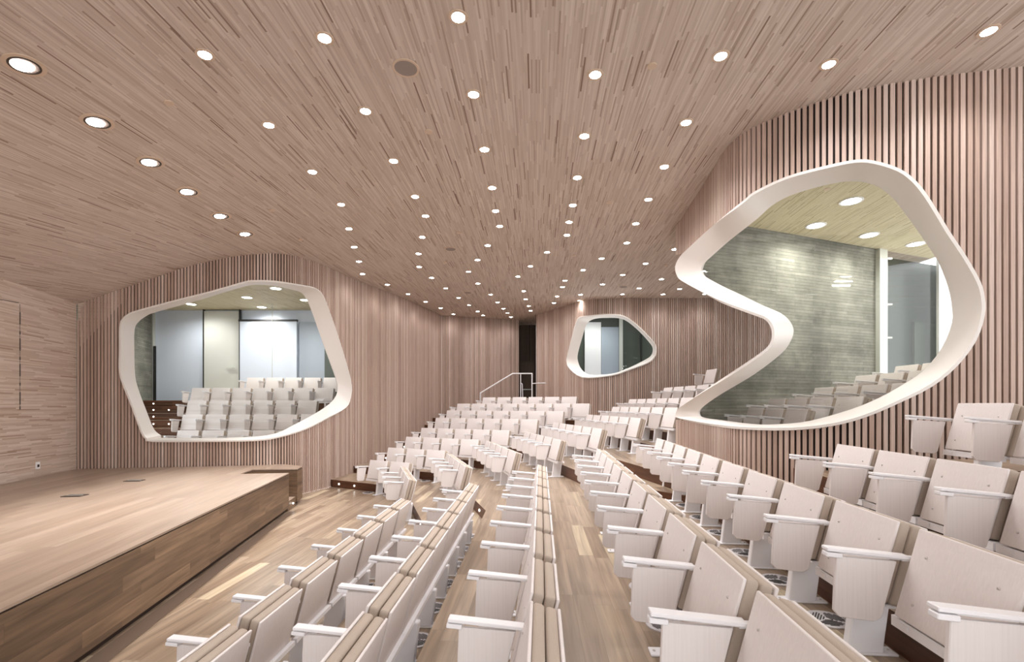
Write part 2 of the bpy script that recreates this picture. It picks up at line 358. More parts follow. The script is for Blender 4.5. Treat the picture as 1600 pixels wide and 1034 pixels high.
# left wall
LW0 = Vector((-8.34, 9.19)); LWd = Vector((.236, -1)).normalized()
bm = bmesh.new(); P0 = LW0; P1 = LW0+LWd*13.5; nseg = 12
for i in range(nseg):
    a = P0.lerp(P1, i/nseg); b = P0.lerp(P1, (i+1)/nseg)
    o = Vector((-.15, 0))
    v = [bm.verts.new((a.x, a.y, 0)), bm.verts.new((b.x, b.y, 0)), bm.verts.new((b.x, b.y, hceil(b.x, b.y)+.05)), bm.verts.new((a.x, a.y, hceil(a.x, a.y)+.05))]
    w = [bm.verts.new((q.co.x-.15, q.co.y, q.co.z)) for q in v]
    bm.faces.new(v); bm.faces.new(w[::-1]); bm.faces.new((v[3], v[2], w[2], w[3]))
struct(link('wall_left', bm, M_leftw))
# dark strip painted as the slot's shade where left wall meets ceiling
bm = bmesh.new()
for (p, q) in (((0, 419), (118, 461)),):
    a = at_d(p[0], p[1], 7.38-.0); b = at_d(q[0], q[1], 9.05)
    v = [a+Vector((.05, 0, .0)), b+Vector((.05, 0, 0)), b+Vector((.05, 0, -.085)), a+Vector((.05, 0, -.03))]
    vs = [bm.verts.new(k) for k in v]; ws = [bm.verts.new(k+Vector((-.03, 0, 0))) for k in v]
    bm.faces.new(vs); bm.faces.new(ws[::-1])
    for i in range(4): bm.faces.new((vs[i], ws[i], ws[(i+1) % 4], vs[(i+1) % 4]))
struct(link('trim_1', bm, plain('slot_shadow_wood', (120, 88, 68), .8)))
# flush door in the left wall
def leftwall_pt(px, py, off=.0):
    r = (px-CX)/F; t = (r*LW0.y-LW0.x)/(LWd.x-r*LWd.y); d = LW0.y+LWd.y*t
    return at_d(px, py, d-off)
drt = Vector((LWd.x, LWd.y, 0)); drn = Vector((1, .236, 0)).normalized()
bm = bmesh.new()
def lw_box(bm, px, py, w, h, t, mi=0):
    p = leftwall_pt(px, py); R = Matrix((( LWd.x, drn.x, 0), (LWd.y, drn.y, 0), (0, 0, 1))).to_4x4()
    box(bm, p+drn*(t/2), (w, t, h), R, mi)
for y in (497, 520, 538, 560, 578, 600, 622, 637): lw_box(bm, 31, y, .014, .2 if y in (497, 538, 578, 622) else .05, .006)
p = leftwall_pt(14, 470)
a = leftwall_pt(0, 467.5); b = leftwall_pt(29, 473); tube(bm, [a+drn*.0, b+drn*.0], .005)
a = leftwall_pt(31, 475); b = leftwall_pt(31, 640); tube(bm, [a, b], .0035)
struct(link('door_1', bm, M_blackline))
s = bmesh.new(); lw_box(s, 58.5, 727, .09, .12, .012); sk = link('wall_socket', s, M_white); tag(sk, 'small white power socket low on the pale wooden left wall', 'socket')
s = bmesh.new(); lw_box(s, 58.5, 727.5, .045, .045, .016); link('socket_hole', s, M_seam, sk)

# hall outline, ceiling, floor
HALL = [(p.x, p.y) for p in PW1]+[(.27, 18.7), (.3, 20.2), (1.0, 20.2)]+[(p.x, p.y) for p in PRB]+[(9.5, -4.2), (P1.x, P1.y)]
def inside(poly, x, y):
    c = False; n = len(poly)
    for i in range(n):
        (x0, y0), (x1, y1) = poly[i], poly[(i+1) % n]
        if (y0 > y) != (y1 > y) and x < (x1-x0)*(y-y0)/(y1-y0)+x0: c = not c
    return c
bm = bmesh.new(); st = .14; vmap = {}
def gv(i, j):
    if (i, j) not in vmap:
        x = -9+i*st; y = -4.2+j*st; vmap[(i, j)] = bm.verts.new((x, y, hceil(x, y)))
    return vmap[(i, j)]
for i in range(int(18.6/st)):
    for j in range(int(24.5/st)):
        x = -9+(i+.5)*st; y = -4.2+(j+.5)*st
        if any(inside(HALL, x+dx, y+dy) for dx, dy in ((0, 0), (.09, 0), (-.09, 0), (0, -.09))):
            bm.faces.new((gv(i, j), gv(i, j+1), gv(i+1, j+1), gv(i+1, j)))
struct(link('ceiling', bm, M_ceil, smooth=True))
bm = bmesh.new(); vs = [bm.verts.new((x, y, 0)) for x, y in HALL]; 
for t in tessellate_polygon([[Vector((x, y, 0)) for x, y in HALL]]): bm.faces.new([vs[k] for k in t])
bmesh.ops.recalc_face_normals(bm, faces=bm.faces[:]); struct(link('floor', bm, M_floor))

# recess with a door at the back, its shade put into darker wood
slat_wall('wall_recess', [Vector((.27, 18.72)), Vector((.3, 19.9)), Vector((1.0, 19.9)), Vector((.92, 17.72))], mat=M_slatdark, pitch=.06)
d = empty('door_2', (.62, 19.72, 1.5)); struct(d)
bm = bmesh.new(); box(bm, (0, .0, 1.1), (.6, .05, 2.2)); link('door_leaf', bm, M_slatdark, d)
bm = bmesh.new(); box(bm, (0, -.06, 1.05), (.32, .03, .03)); cyl(bm, (-.14, -.05, 1.05), .025, .05, 10, Matrix.Rotation(math.pi/2, 4, 'X')); cyl(bm, (.14, -.05, 1.05), .025, .05, 10, Matrix.Rotation(math.pi/2, 4, 'X')); link('door_handle', bm, M_alu, d)

# ------------------------------------------------------------ stage
ZS = .70
Wd = lambda y: Vector((-5.25, 9.74))
SP = [(-2.08, -3.2), (-4.02, 8.65), (-4.83, 8.53), (-4.92, 9.1), (-4.11, 9.19), (-4.2, 9.62), (-4.75, 9.95), (-5.25, 9.72), (-8.32, 9.17), (P1.x+.02, P1.y+.9), (-5.3, -3.2)]
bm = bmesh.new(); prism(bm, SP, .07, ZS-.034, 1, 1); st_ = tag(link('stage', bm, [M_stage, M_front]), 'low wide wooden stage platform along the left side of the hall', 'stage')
bm = bmesh.new(); prism(bm, SP, ZS-.02, ZS, 0, 0); link('stage_deck', bm, [M_stage], st_)
bm = bmesh.new(); prism(bm, [(x-.012, y) for x, y in SP], ZS-.034, ZS-.02, 0, 0); link('shadow_gap', bm, M_seam, st_)  # dark strip colours in the shade under the deck edge
bm = bmesh.new(); prism(bm, [(x-.05, y) for x, y in [(-2.08, -3.2), (-4.02, 8.62), (-4.2, 9.5), (-8, 9.1), (-5.3, -3.2)]], 0, .07, 0, 0); link('stage_plinth', bm, M_seam, st_)  # set-back plinth, coloured dark for the shadow gap at the stage base
ed = Vector((-.162, .987)); en = Vector((-.987, -.162))
for i, zz in enumerate((.175, .35, .525)):
    bm = bmesh.new(); p = Vector((-4.03, 8.67))+en*(.02+.26*i); q = p+ed*.5; r_ = Vector((-4.86, 8.57)); s_ = Vector((-4.93, 9.08))
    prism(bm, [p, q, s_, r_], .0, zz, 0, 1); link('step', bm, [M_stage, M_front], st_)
bm = bmesh.new(); c_ = Vector((-4.03, 8.67))+ed*.25; cyl(bm, (c_.x+.005, c_.y, .1), .018, .012, 12, Matrix.Rotation(math.pi/2, 4, 'Y')); link('step_lamp', bm, M_step, st_)
# darker border board on the floor beside the stage
bm = bmesh.new(); prism(bm, [(-2.08, -3.2), (-4.03, 8.66), (-3.93, 8.68), (-1.83, -3.2)], .0, .004, 0, 0); struct(link('trim_2', bm, plain('border_board', (112, 94, 80), .4)))
for k, (x, y) in enumerate(((210, 751), (117, 774.5))):
    p = at_z(x, y, ZS); bm = bmesh.new(); box(bm, (0, 0, .004), (.24, .16, .008)); box(bm, (0, .0, .010), (.2, .02, .006), mi=1)
    o = link('stage_socket', bm, [M_ringdark, M_alu]); o.location = p; o.rotation_euler.z = .1
    tag(o, ['flush metal socket lid in the stage deck, nearer the window wall', 'flush metal socket lid in the stage deck, nearer the left wall'][k], 'floor socket', 'socket lids in the stage deck')

# ------------------------------------------------------------ seat
TILT = math.radians(15); RT = Matrix.Rotation(TILT, 4, 'X')   # top leans back (towards -y)
def seat_part(name, y, t, z0, z1, w, mats, bevel, mi=0, extra=None):
    bm = bmesh.new(); h = z1-z0
    M = Matrix.Translation((0, .085, .335)) @ Matrix.Rotation(TILT, 4, 'X')
    vs = box(bm, (0, y, z0+h/2), (w, t, h), None, mi, bevel, 3)
    if extra: extra(bm)
    bmesh.ops.transform(bm, matrix=M, verts=bm.verts[:])
    return bm
def screws(bm):
    for x in (-.17, .17):
        for z in (.08, .29): cyl(bm, (x, .009, z), .006, .004, 8, Matrix.Rotation(math.pi/2, 4, 'X'), 1)
CH = []      # (name, mesh-builder result, parentname)
def proto():
    P = empty('auditorium_seat', (0, 0, 0))
    H = .40
    link('seat_panel', seat_part('', 0, .015, 0, H, .51, None, .006, 0, screws), [M_panel, M_screw], P, True)
    link('seat_cushion', seat_part('', -.034, .051, .006, H+.002, .505, None, .016), M_cush, P, True)
    link('back_cushion', seat_part('', -.090, .051, .006, H, .505, None, .016), M_cush, P, True)
    link('back_panel', seat_part('', -.124, .015, -.01, H, .51, None, .006), M_panel, P, True)
    # beam under the seat
    bm = bmesh.new(); box(bm, (0, .07, .305), (.565, .03, .045)); box(bm, (0, -.06, .305), (.565, .03, .03))
    for x in (-.2, .2): box(bm, (x, .01, .308), (.05, .16, .02))
    link('beam', bm, M_white, P)
    # leg: broad leaning blade on a floor plate
    bm = bmesh.new(); s = Matrix.Shear('XY', 4, (0, -.1)) if False else Matrix()
    vs = box(bm, (-.04, 0, .15), (.055, .17, .29), None, 0, .006, 1)
    for v in bm.verts: v.co.y += -.12*(v.co.z-.16)-.0
    lg = link('leg', bm, M_white, P)
    bm = bmesh.new(); box(bm, (-.04, .02, .006), (.09, .30, .012), None, 0, .003, 1)
    for y in (-.105, .145): cyl(bm, (-.04, y, .014), .008, .006, 8, None, 1)
    link('base_plate', bm, [M_white, M_screw], lg)
    # armrest on the side panel
    bm = bmesh.new(); a = Matrix.Rotation(math.radians(5), 4, 'X')
    box(bm, (.30, .185, .598), (.055, .35, .016), a, 0, .003, 1); box(bm, (.292, .33, .588), (.045, .07, .02), a, 0, .003, 1); box(bm, (.308, .16, .583), (.02, .3, .012), a)
    link('armrest', bm, M_white, P)
    bm = bmesh.new(); pts = [(.312, .578), (.055, .563), (.12, .305), (.15, .287), (.30, .302), (.322, .328)]
    lo = [bm.verts.new((.29, y, z)) for y, z in pts]; hi = [bm.verts.new((.312, y, z)) for y, z in pts]
    bm.faces.new(lo); bm.faces.new(hi[::-1])
    for i in range(len(pts)): bm.faces.new((lo[i], lo[(i+1) % 6], hi[(i+1) % 6], hi[i]))
    bmesh.ops.recalc_face_normals(bm, faces=bm.faces[:]); bmesh.ops.bevel(bm, geom=bm.edges[:], offset=.003, segments=1, affect='EDGES')
    link('side_panel', bm, M_panel, P)
    bm = bmesh.new(); box(bm, (.302, -.03, .575), (.03, .13, .018))
    link('armrest_bracket', bm, M_white, P)
    bm = bmesh.new()
    v = box(bm, (.302, -.05, .45), (.022, .02, .26)); 
    for q in bm.verts: q.co.y += -.27*(q.co.z-.45)
    link('upright', bm, M_white, P)
    return P
seat0 = proto(); seat_used = [False]
def place_seat(x, y, z, th, label, group):
    if not seat_used[0]: r = seat0; seat_used[0] = True
    else:
        r = seat0.copy(); C.objects.link(r)
        for ch in seat0.children:
            c = ch.copy(); C.objects.link(c); c.parent = r
            for g in ch.children:
                d = g.copy(); C.objects.link(d); d.parent = c
    r.location = (x, y, z); r.rotation_euler = (0, 0, th)
    tag(r, label, 'seat', group)
    return r
def vent_mesh():
    bm = bmesh.new(); cyl(bm, (0, 0, .004), .12, .008, 32, None, 0)
    for s in range(3):
        A = Matrix.Rotation(s*2*math.pi/3+.4, 4, 'Z')
        for k in range(6):
            y = .018+k*.014; hw = min(y*1.35, math.sqrt(max(.0, .092**2-y*y)))
            box(bm, A @ Vector((0, y, .0085)), (2*hw*.9, .007, .003), A, 1)
    return bm
VENT = None
def place_vent(x, y, z, label):
    global VENT
    if VENT is None: o = VENT = link('floor_vent', vent_mesh(), [M_vent, M_ventdark])
    else: o = VENT.copy(); C.objects.link(o)
    o.location = (x, y, z); o.rotation_euler.z = random.uniform(0, 2); tag(o, label, 'vent', 'round vents in the floor under the seats')

ARM = Vector((.30, .355, .612)); FT = Vector((.255, -.02, .722)); BTn = Vector((-.255, -.145, .71))
def solve_row(p0, p1, loc, n01):
    """two matching points of seats n01 apart -> (origin of first seat, step, theta); origin includes height"""
    a = (p1-p0); a.z = 0; step = a.length/n01; a.normalize(); th = math.atan2(a.y, a.x)
    R = Matrix.Rotation(th, 3, 'Z'); o = p0-R @ loc
    return o, step, th
ROWS = {}   # block -> list of dict(o, th, z, n, step)
LR = [0, .17, .35, .54, .66, .86, 1.22]
LL = [0, .17, .35, .54, .80, 1.02, 1.24, 1.46]
LM = [0, .17, .35, .54, .75, .94, 1.15, 1.36, 1.685, 2.18]
# nearest block, from armrest tips (first index, last index, number of seats)
RD = [((266.5, 996.3), 0, (559.4, 806), 5, 7), ((531.4, 914.5), 1, (691.6, 765.6), 7, 8), ((702.5, 965.9), 0, (800.6, 736.3), 8, 9),
      ((1016, 955.7), 0, (894.6, 711), 9, 10), ((1459, 947.4), 0, (990.1, 694), 10, 11), ((1465.3, 763.2), 1, (1235.7, 711), 4, 5)]
ROWS['R'] = []
for k, (pa, ia, pb, ib, n) in enumerate(RD):
    zt = LR[k]+ARM.z; A = at_z(*pa, zt); B = at_z(*pb, zt)
    o, st, th = solve_row(A, B, ARM, ib-ia); a = Vector((math.cos(th), math.sin(th), 0)); o = o-a*st*ia
    ROWS['R'].append(dict(o=Vector((o.x, o.y)), th=th, z=LR[k], n=n, st=st))
th = ROWS['R'][5]['th']; o = at_d(1417.4, 650.9, 4.17)-Matrix.Rotation(th, 3, 'Z') @ ARM
a = Vector((math.cos(th), math.sin(th))); ROWS['R'].append(dict(o=Vector((o.x, o.y))-a*.63*2, th=th, z=LR[6], n=3, st=.63))
# far left block, from the front top corner at the wall end
LDt = [((578.7, 715.5), 10.5, 2), ((606.9, 694.8), 11.65, 3), ((634.9, 678.7), 12.85, 4), ((658.8, 664.4), 13.85, 5), ((681.2, 651.6), 14.9, 6), ((698.7, 640.3), 15.7, 7), ((714.9, 630.3), 16.3, 8), ((754.9, 621), 16.9, 6)]
ROWS['L'] = []
for k, (p, d, n) in enumerate(LDt):
    th = math.radians(180-29); R = Matrix.Rotation(th, 3, 'Z'); q = at_d(p[0], p[1], d); o = q-R @ FT; a = Vector((math.cos(th), math.sin(th)))
    ROWS['L'].append(dict(o=Vector((o.x, o.y))-a*.6*(n-1), th=th, z=LL[k], n=n, st=.6))
# middle block, from the back top corner at the near end
MDt = [((651.6, 749), 17.5, 3), ((739.1, 729.3), 15.5, 4), ((816.6, 707.3), 13.5, 5), ((886.8, 688.2), 12, 5), ((951, 671), 10, 6), ((1010.9, 654.1), 8.5, 6)]
ROWS['M'] = []
for k, (p, ang, n) in enumerate(MDt):
    th = math.radians(90+ang); R = Matrix.Rotation(th, 3, 'Z'); q = at_z(p[0], p[1], LM[k]+BTn.z); o = q-R @ BTn
    ROWS['M'].append(dict(o=Vector((o.x, o.y)), th=th, z=LM[k], n=n, st=.6))
for k, (px, d, ang, n, ex) in enumerate([(1040, 9.7, 8.5, 6, 1), (1065, 10.8, 8.5, 6, 1), (1111.5, 11.3, 8.5, 5, 0), (1104.5, 13.5, 8.5, 1, 1)]):
    th = math.radians(90+ang); R = Matrix.Rotation(th, 3, 'Z'); q = at_d(px, HY, d); o = q-R @ FT; a = Vector((math.cos(th), math.sin(th)))
    ROWS['M'].append(dict(o=Vector((o.x, o.y))-a*.6*ex*0, th=th, z=LM[6+k], n=n, st=.6))
BN = {'R': 'nearest block', 'M': 'middle block', 'L': 'far left block'}
for b in 'RML':
    for k, r in enumerate(ROWS[b]):
        a = Vector((math.cos(r['th']), math.sin(r['th'])))
        for i in range(r['n']):
            p = r['o']+a*r['st']*i
            place_seat(p.x, p.y, r['z'], r['th'], '%s folded pale wooden seat from the near end, %s row of the %s' % (ORD[i+1], ORD[k+1], BN[b]), 'folded seats in the %s' % BN[b])
            if (b == 'R' and k < 6) or (b in 'ML' and k < 2):
                q = p+a*r['st']*.5+Vector((-a.y, a.x))*.0
                place_vent(q.x, q.y, r['z'], '%s floor vent from the near end, %s row, %s' % (ORD[i+1], ORD[k+1], BN[b]))

# ------------------------------------------------------------ stepped floor
def line(b, k):                      # front line of platform k+1 = just behind the legs of row k
    r = ROWS[b][k]; a = Vector((math.cos(r['th']), math.sin(r['th']))); back = Vector((a.y, -a.x))
    return r['o']+back*.15, a
def isect(l1, l2):
    (p, d), (q, e) = l1, l2; den = d.x*e.y-d.y*e.x
    t = ((q.x-p.x)*e.y-(q.y-p.y)*e.x)/den; return p+d*t
def wallhit(l):
    best = None
    for a, b in zip(PW1[:-1], PW1[1:]):
        p, d = l; e = b-a; den = d.x*e.y-d.y*e.x
        if abs(den) < 1e-9: continue
        t = ((a.x-p.x)*e.y-(a.y-p.y)*e.x)/den; s = ((a.x-p.x)*d.y-(a.y-p.y)*d.x)/den
        if -.001 <= s <= 1.001 and t > 0 and (best is None or t < best[0]): best = (t, p+d*t)
    return best[1] if best else Vector((-2.6, 17.7))
JLM = []; JMR = []; WL = []; ER = []
for k in range(10):
    Lk = line('L', min(k, 7)); Mk = line('M', k)
    JLM.append(isect(Lk, Mk)); WL.append(wallhit(Lk))
    if k < 7:
        Rk = line('R', k); JMR.append(isect(Mk, Rk)); t = (-3.5-Rk[0].y)/Rk[1].y; ER.append(Rk[0]+Rk[1]*t)
_r = ROWS['M'][9]; _a = Vector((math.cos(_r['th']), math.sin(_r['th'])))
for k in (8, 9):
    _o, _d = line('M', k); JLM[k] = _o+_d*((_r['o']-_o).dot(_d)+.75)
def plat(name, polys, lvls):
    for p, z in zip(polys, lvls):
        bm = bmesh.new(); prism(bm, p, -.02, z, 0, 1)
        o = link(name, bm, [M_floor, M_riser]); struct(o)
        bm = bmesh.new()
BACKR = Vector((9.6, 0))
lv = lambda T, k: T[k+1] if k+1 < len(T) else T[-1]+.2
for k in range(8):
    if k < 7: poly = [WL[k], JLM[k], JLM[k+1], WL[k+1]]
    else: poly = [WL[7], JLM[7], Vector((.95, 17.9)), Vector((.95, 19.9)), Vector((.3, 19.9)), Vector((.27, 18.6)), Vector((-2.6, 17.7))]
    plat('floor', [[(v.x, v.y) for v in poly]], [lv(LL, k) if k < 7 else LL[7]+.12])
for k in range(10):
    rp_ = lambda j: JMR[j] if j < 7 else isect(line('M', j), (Vector((4.3, 9.25)), Vector((3.47, 1.36))))
    a, b = JLM[k], rp_(k)
    if k < 9: c, d = rp_(k+1), JLM[k+1]
    else: c, d = Vector((9.3, 14.7)), Vector((3.0, 14.8))
    poly = [a, b, c, d]
    if k == 7: poly = [a, b, c, JLM[8], isect(line('M', 8), line('L', 7)), isect(line('L', 7), line('M', 8))+Vector((0, .01))]
    if k == 9: poly = [a, b, Vector((9.3, 14.7)), Vector((5.6, 14.8))]
    plat('floor', [[(v.x, v.y) for v in poly]], [lv(LM, k)])
for k in range(7):
    if k < 6: poly = [JMR[k], ER[k], ER[k+1], JMR[k+1]]
    else: poly = [Vector((JMR[6].x*0+isect(line('R', 6), (Vector((0, 4.5)), Vector((1, 0)))).x, 4.5)), ER[6], Vector((7.5, -3.5)), Vector((7.5, 4.3))]
    plat('floor', [[(v.x, v.y) for v in poly]], [lv(LR, k)])
# step lamps in the risers
def steplamp(p, n2, z, label):
    bm = bmesh.new(); cyl(bm, (0, 0, 0), .02, .014, 12, Matrix.Rotation(math.pi/2, 4, 'X')); 
    o = link('step_light', bm, M_step); o.location = (p.x+n2.x*.004, p.y+n2.y*.004, z); o.rotation_euler.z = math.atan2(n2.y, n2.x)+math.pi/2
    tag(o, label, 'step light', 'small round step lights in the risers')
for k in range(8):
    z0 = LL[k]; z1 = LL[k+1] if k < 7 else LL[7]+.12; z = (z0+z1)/2
    d = (JLM[k]-WL[k]).normalized(); f = Vector((d.y, -d.x)); f = f if f.dot(Vector((0, -1))) > 0 else -f
    for j, u in enumerate((.28, .78)):
        steplamp(WL[k]+d*u, f, z, '%s round step light from the wall, in the %s riser of the far left block' % (ORD[j+1], ORD[k+1]))
for k in range(6):
    z = (LM[k]+LM[k+1])/2; d = (JLM[k]-JMR[k]).normalized(); f = Vector((-d.y, d.x)); f = f if f.x < 0 else -f
    steplamp(JMR[k]+d*.45, f, z, 'round step light at the near end of the %s riser of the middle block' % ORD[k+1])
    z = (LR[k]+LR[k+1])/2; d = (ER[k]-JMR[k]).normalized(); f = Vector((-d.y, d.x)); f = f if f.x < 0 else -f
    steplamp(JMR[k]+d*.3, f, z, 'round step light at the far end of the %s riser of the nearest block' % ORD[k+1])

# ------------------------------------------------------------ handrail at the back
bm = bmesh.new(); D = 17.35
P = lambda x, y: at_d(x, y, D)
tube(bm, [P(750.5, 640), P(750.5, 614), P(801, 583.5), P(831.3, 583.5), P(831.3, 640)], .022)
hr = tag(link('handrail', bm, M_white), 'white steel handrail rising behind the last row at the back', 'handrail')
bm = bmesh.new(); tube(bm, [P(813.5, 584), P(813.5, 640)], .016); link('post', bm, M_white, hr)
bm = bmesh.new(); tube(bm, [P(814.5, 598.5), P(816, 600), P(817.5, 640)], .014); link('inner_rail', bm, M_white, hr)
bm = bmesh.new(); tube(bm, [P(832, 599), at_d(852, 598.2, 16.6)], .018); link('side_rail', bm, M_white, hr)

# ------------------------------------------------------------ ceiling fittings
COLS = [[(38, 101), (152, 190), (235, 253), (294, 299), (345, 337), (384, 365)],
 [(320, 85), (420, 195), (488, 268), (533, 319), (545, 357), (553.3, 385.5), (560.8, 408), (566.4, 427.5), (605, 444.4), (637.6, 459), (665, 471), (688.6, 481), (708.5, 490.5)],
 [(507, 59), (571, 173), (615, 251), (648.5, 306.7), (665, 337), (659.7, 370), (654, 396), (655, 416.6), (674.4, 433.5), (696.5, 450), (716.7, 465), (732.9, 476.6), (746.4, 486), (754.6, 492.4)],
 [(716, 26), (740, 147), (757, 233), (769, 293), (774.5, 329), (780.9, 353), (762, 383), (746, 405.7), (732, 424), (746.7, 442.5), (766.6, 459.8), (777.5, 472), (786.5, 481.9), (792.8, 488.6), (798.5, 495)],
 [(930, 116), (913, 212), (902, 277), (895, 320), (889.2, 346.5), (885.8, 366.8), (854.7, 393.7), (828.8, 415.5), (809.3, 431.6), (818.3, 454.5), (821.3, 467), (826.2, 477.7), (829.2, 484.9)],
 [(1126, 87), (1072, 191), (1038, 260), (1013, 311), (993.4, 349), (979.2, 379), (939.8, 403.5), (911, 421.5), (882.8, 438), (878.8, 448), (870.5, 462.7), (865.5, 473)],
 [(1295, 100), (1053.8, 389), (1008.8, 411.4), (973.2, 429), (941.3, 443.7), (907, 460), (905.8, 469.5)],
 [(1545, 48), (1061.7, 451), (1033.6, 435.7), (998.6, 450), (972.6, 459.5), (1036, 459.5), (1101, 459)]]
def on_ceiling(px, py):
    d = 3.3*F/(HY-py)
    for _ in range(30):
        p = at_d(px, py, d); h = hceil(p.x, p.y)-CAM; d = .5*d+.5*h*F/(HY-py)
    return at_d(px, py, d)
def slope_rot(p):
    e = .2; gx = (hceil(p.x+e, p.y)-hceil(p.x-e, p.y))/(2*e); gy = (hceil(p.x, p.y+e)-hceil(p.x, p.y-e))/(2*e)
    return Vector((gx, gy, -1)).normalized().to_track_quat('-Z', 'Y')
def ringm(r0, r1, h):
    bm = bmesh.new(); n = 28; rr = []
    for (r, z) in ((r0, .0), (r0, -h), (r1, -h), (r1, 0)):
        rr.append([bm.verts.new((r*math.cos(2*math.pi*i/n), r*math.sin(2*math.pi*i/n), z)) for i in range(n)])
    for a, b in zip(rr, rr[1:]+rr[:1]):
        for i in range(n): bm.faces.new((a[i], a[(i+1) % n], b[(i+1) % n], b[i]))
    bmesh.ops.recalc_face_normals(bm, faces=bm.faces[:]); return bm
def disc(r, z, mi=0):
    bm = bmesh.new(); cyl(bm, (0, 0, z), r, .004, 24, None, mi); return bm
dl0 = empty('ceiling_downlight', (0, 0, 0)); link('trim_ring', ringm(.056, .08, .008), M_ring, dl0); link('lamp_disc', disc(.056, -.006), M_lamp, dl0)
sl0 = empty('stage_spotlight', (0, 0, 0)); link('trim_ring', ringm(.115, .15, .01), M_ring, sl0)
link('inner_ring', ringm(.098, .115, .012), M_ringdark, sl0); o = link('lamp_disc', disc(.075, -.012), M_lamp, sl0); o.location = (.0, -.018, 0)
o = link('reflector', disc(.1, -.004), M_grille, sl0)
usedD = {}
def dup(root):
    if root.name not in usedD: usedD[root.name] = 1; return root
    r = root.copy(); C.objects.link(r)
    for ch in root.children:
        c = ch.copy(); C.objects.link(c); c.parent = r
    return r
POW = 30.0
def spot(p, e, size=150, rad=.08, col=(1, .93, .87)):
    l = bpy.data.lights.new('downlight_beam', 'SPOT'); l.energy = e; l.spot_size = math.radians(size); l.spot_blend = .8; l.shadow_soft_size = rad; l.color = col
    o = bpy.data.objects.new('downlight_beam', l); C.objects.link(o); o.location = p; return o
SP_DATA = {}
def spotc(p, key, e, size, rad, col):
    if key not in SP_DATA:
        o = spot(p, e, size, rad, col); SP_DATA[key] = o.data
        return o
    o = bpy.data.objects.new('downlight_beam', SP_DATA[key]); C.objects.link(o); o.location = p; return o
for ci, col in enumerate(COLS):
    for li, (x, y) in enumerate(col):
        p = on_ceiling(x, y)
        r = dup(sl0 if ci == 0 else dl0); r.location = p; r.rotation_mode = 'QUATERNION'; r.rotation_quaternion = slope_rot(p)
        if ci == 0: tag(r, '%s nearest ringed recessed spotlight in the line above the stage' % ORD[li+1], 'spotlight', 'recessed spotlights above the stage')
        else: tag(r, 'bright recessed ceiling downlight, %s nearest in the %s line from the left' % (ORD[li+1], ORD[ci]), 'downlight', 'recessed downlights in the wooden ceiling')
        far = p.y > 10.5
        if ci == 0: spotc(p+Vector((0, 0, -.04)), 'stage', 300, 56, .06, (1, .98, .97))
        else: spotc(p+Vector((0, 0, -.04)), 'far' if far else 'near', 26 if far else 50, 140, .12, (.99, .985, 1))
for i, (x, y, r) in enumerate(((634, 106, .13), (704, 389, .13), (731, 457, .13), (974, 448, .13))):
    p = on_ceiling(x, y); e = empty('ceiling_speaker', p, 0, ['round grey ceiling speaker, the nearest and largest', 'round grey ceiling speaker, second nearest', 'round grey ceiling speaker, farthest left at the back', 'round grey ceiling speaker near the small far window'][i], 'speaker', 'round ceiling speakers')
    link('rim', ringm(r-.02, r, .008), M_ring, e); link('grille', disc(r-.02, -.004), M_grille, e)
for i, (x, y) in enumerate([(264, 160), (425, 328), (470, 374), (670, 205), (1019, 102), (952, 316), (717, 363), (696, 410), (897, 399), (1041, 414), (785, 449), (1061, 439)]):
    p = on_ceiling(x, y); bm = bmesh.new(); cyl(bm, (0, 0, -.006), .045, .012, 20); o = link('ceiling_sensor', bm, M_ring); o.location = p; o.rotation_mode = 'QUATERNION'; o.rotation_quaternion = slope_rot(p)
    tag(o, 'small round beige ceiling sensor cap, %s from the left' % ORD[1+sorted([264, 425, 470, 670, 1019, 952, 717, 696, 897, 1041, 785, 1061]).index(x)], 'sensor', 'small sensor caps in the ceiling')

# ------------------------------------------------------------ room behind the stage-side window
def wallbox(name, a, b, z0, z1, mat, th=.06, parent=None):
    a = Vector(a); b = Vector(b); d = b-a; bm = bmesh.new()
    R = Matrix.Rotation(math.atan2(d.y, d.x), 4, 'Z'); box(bm, ((a.x+b.x)/2, (a.y+b.y)/2, (z0+z1)/2), (d.length, th, z1-z0), R)
    o = link(name, bm, mat, parent); return o
YB = 16.7; ZC = CAM+HC
X = lambda px, d=YB: (px-CX)/F*d
bm = bmesh.new(); prism(bm, [(-14, 9.95), (-5.3, 10.0), (-4.85, 10.5), (-4.4, 12.4), (-3.6, 15.1), (-3.2, YB+.4), (-14, YB+.4)], ZC, ZC+.05, 0, 0)
struct(link('ceiling', bm, M_ceil2))
bm = bmesh.new(); prism(bm, [(-14, 9.95), (-5.35, 9.98), (-4.9, 10.5), (-4.45, 12.4), (-3.7, 15.0), (-3.3, YB+.4), (-14, YB+.4)], -.05, .25, 0, 0); struct(link('floor', bm, M_floor))
struct(wallbox('wall_side_room_left', (X(236), YB), (-10.4, 9.9), 0, ZC, M_conc, .1))
struct(wallbox('wall_side_room_right', (-3.25, YB+.1), (-4.3, 12.9), 0, ZC, M_pblue2, .02))
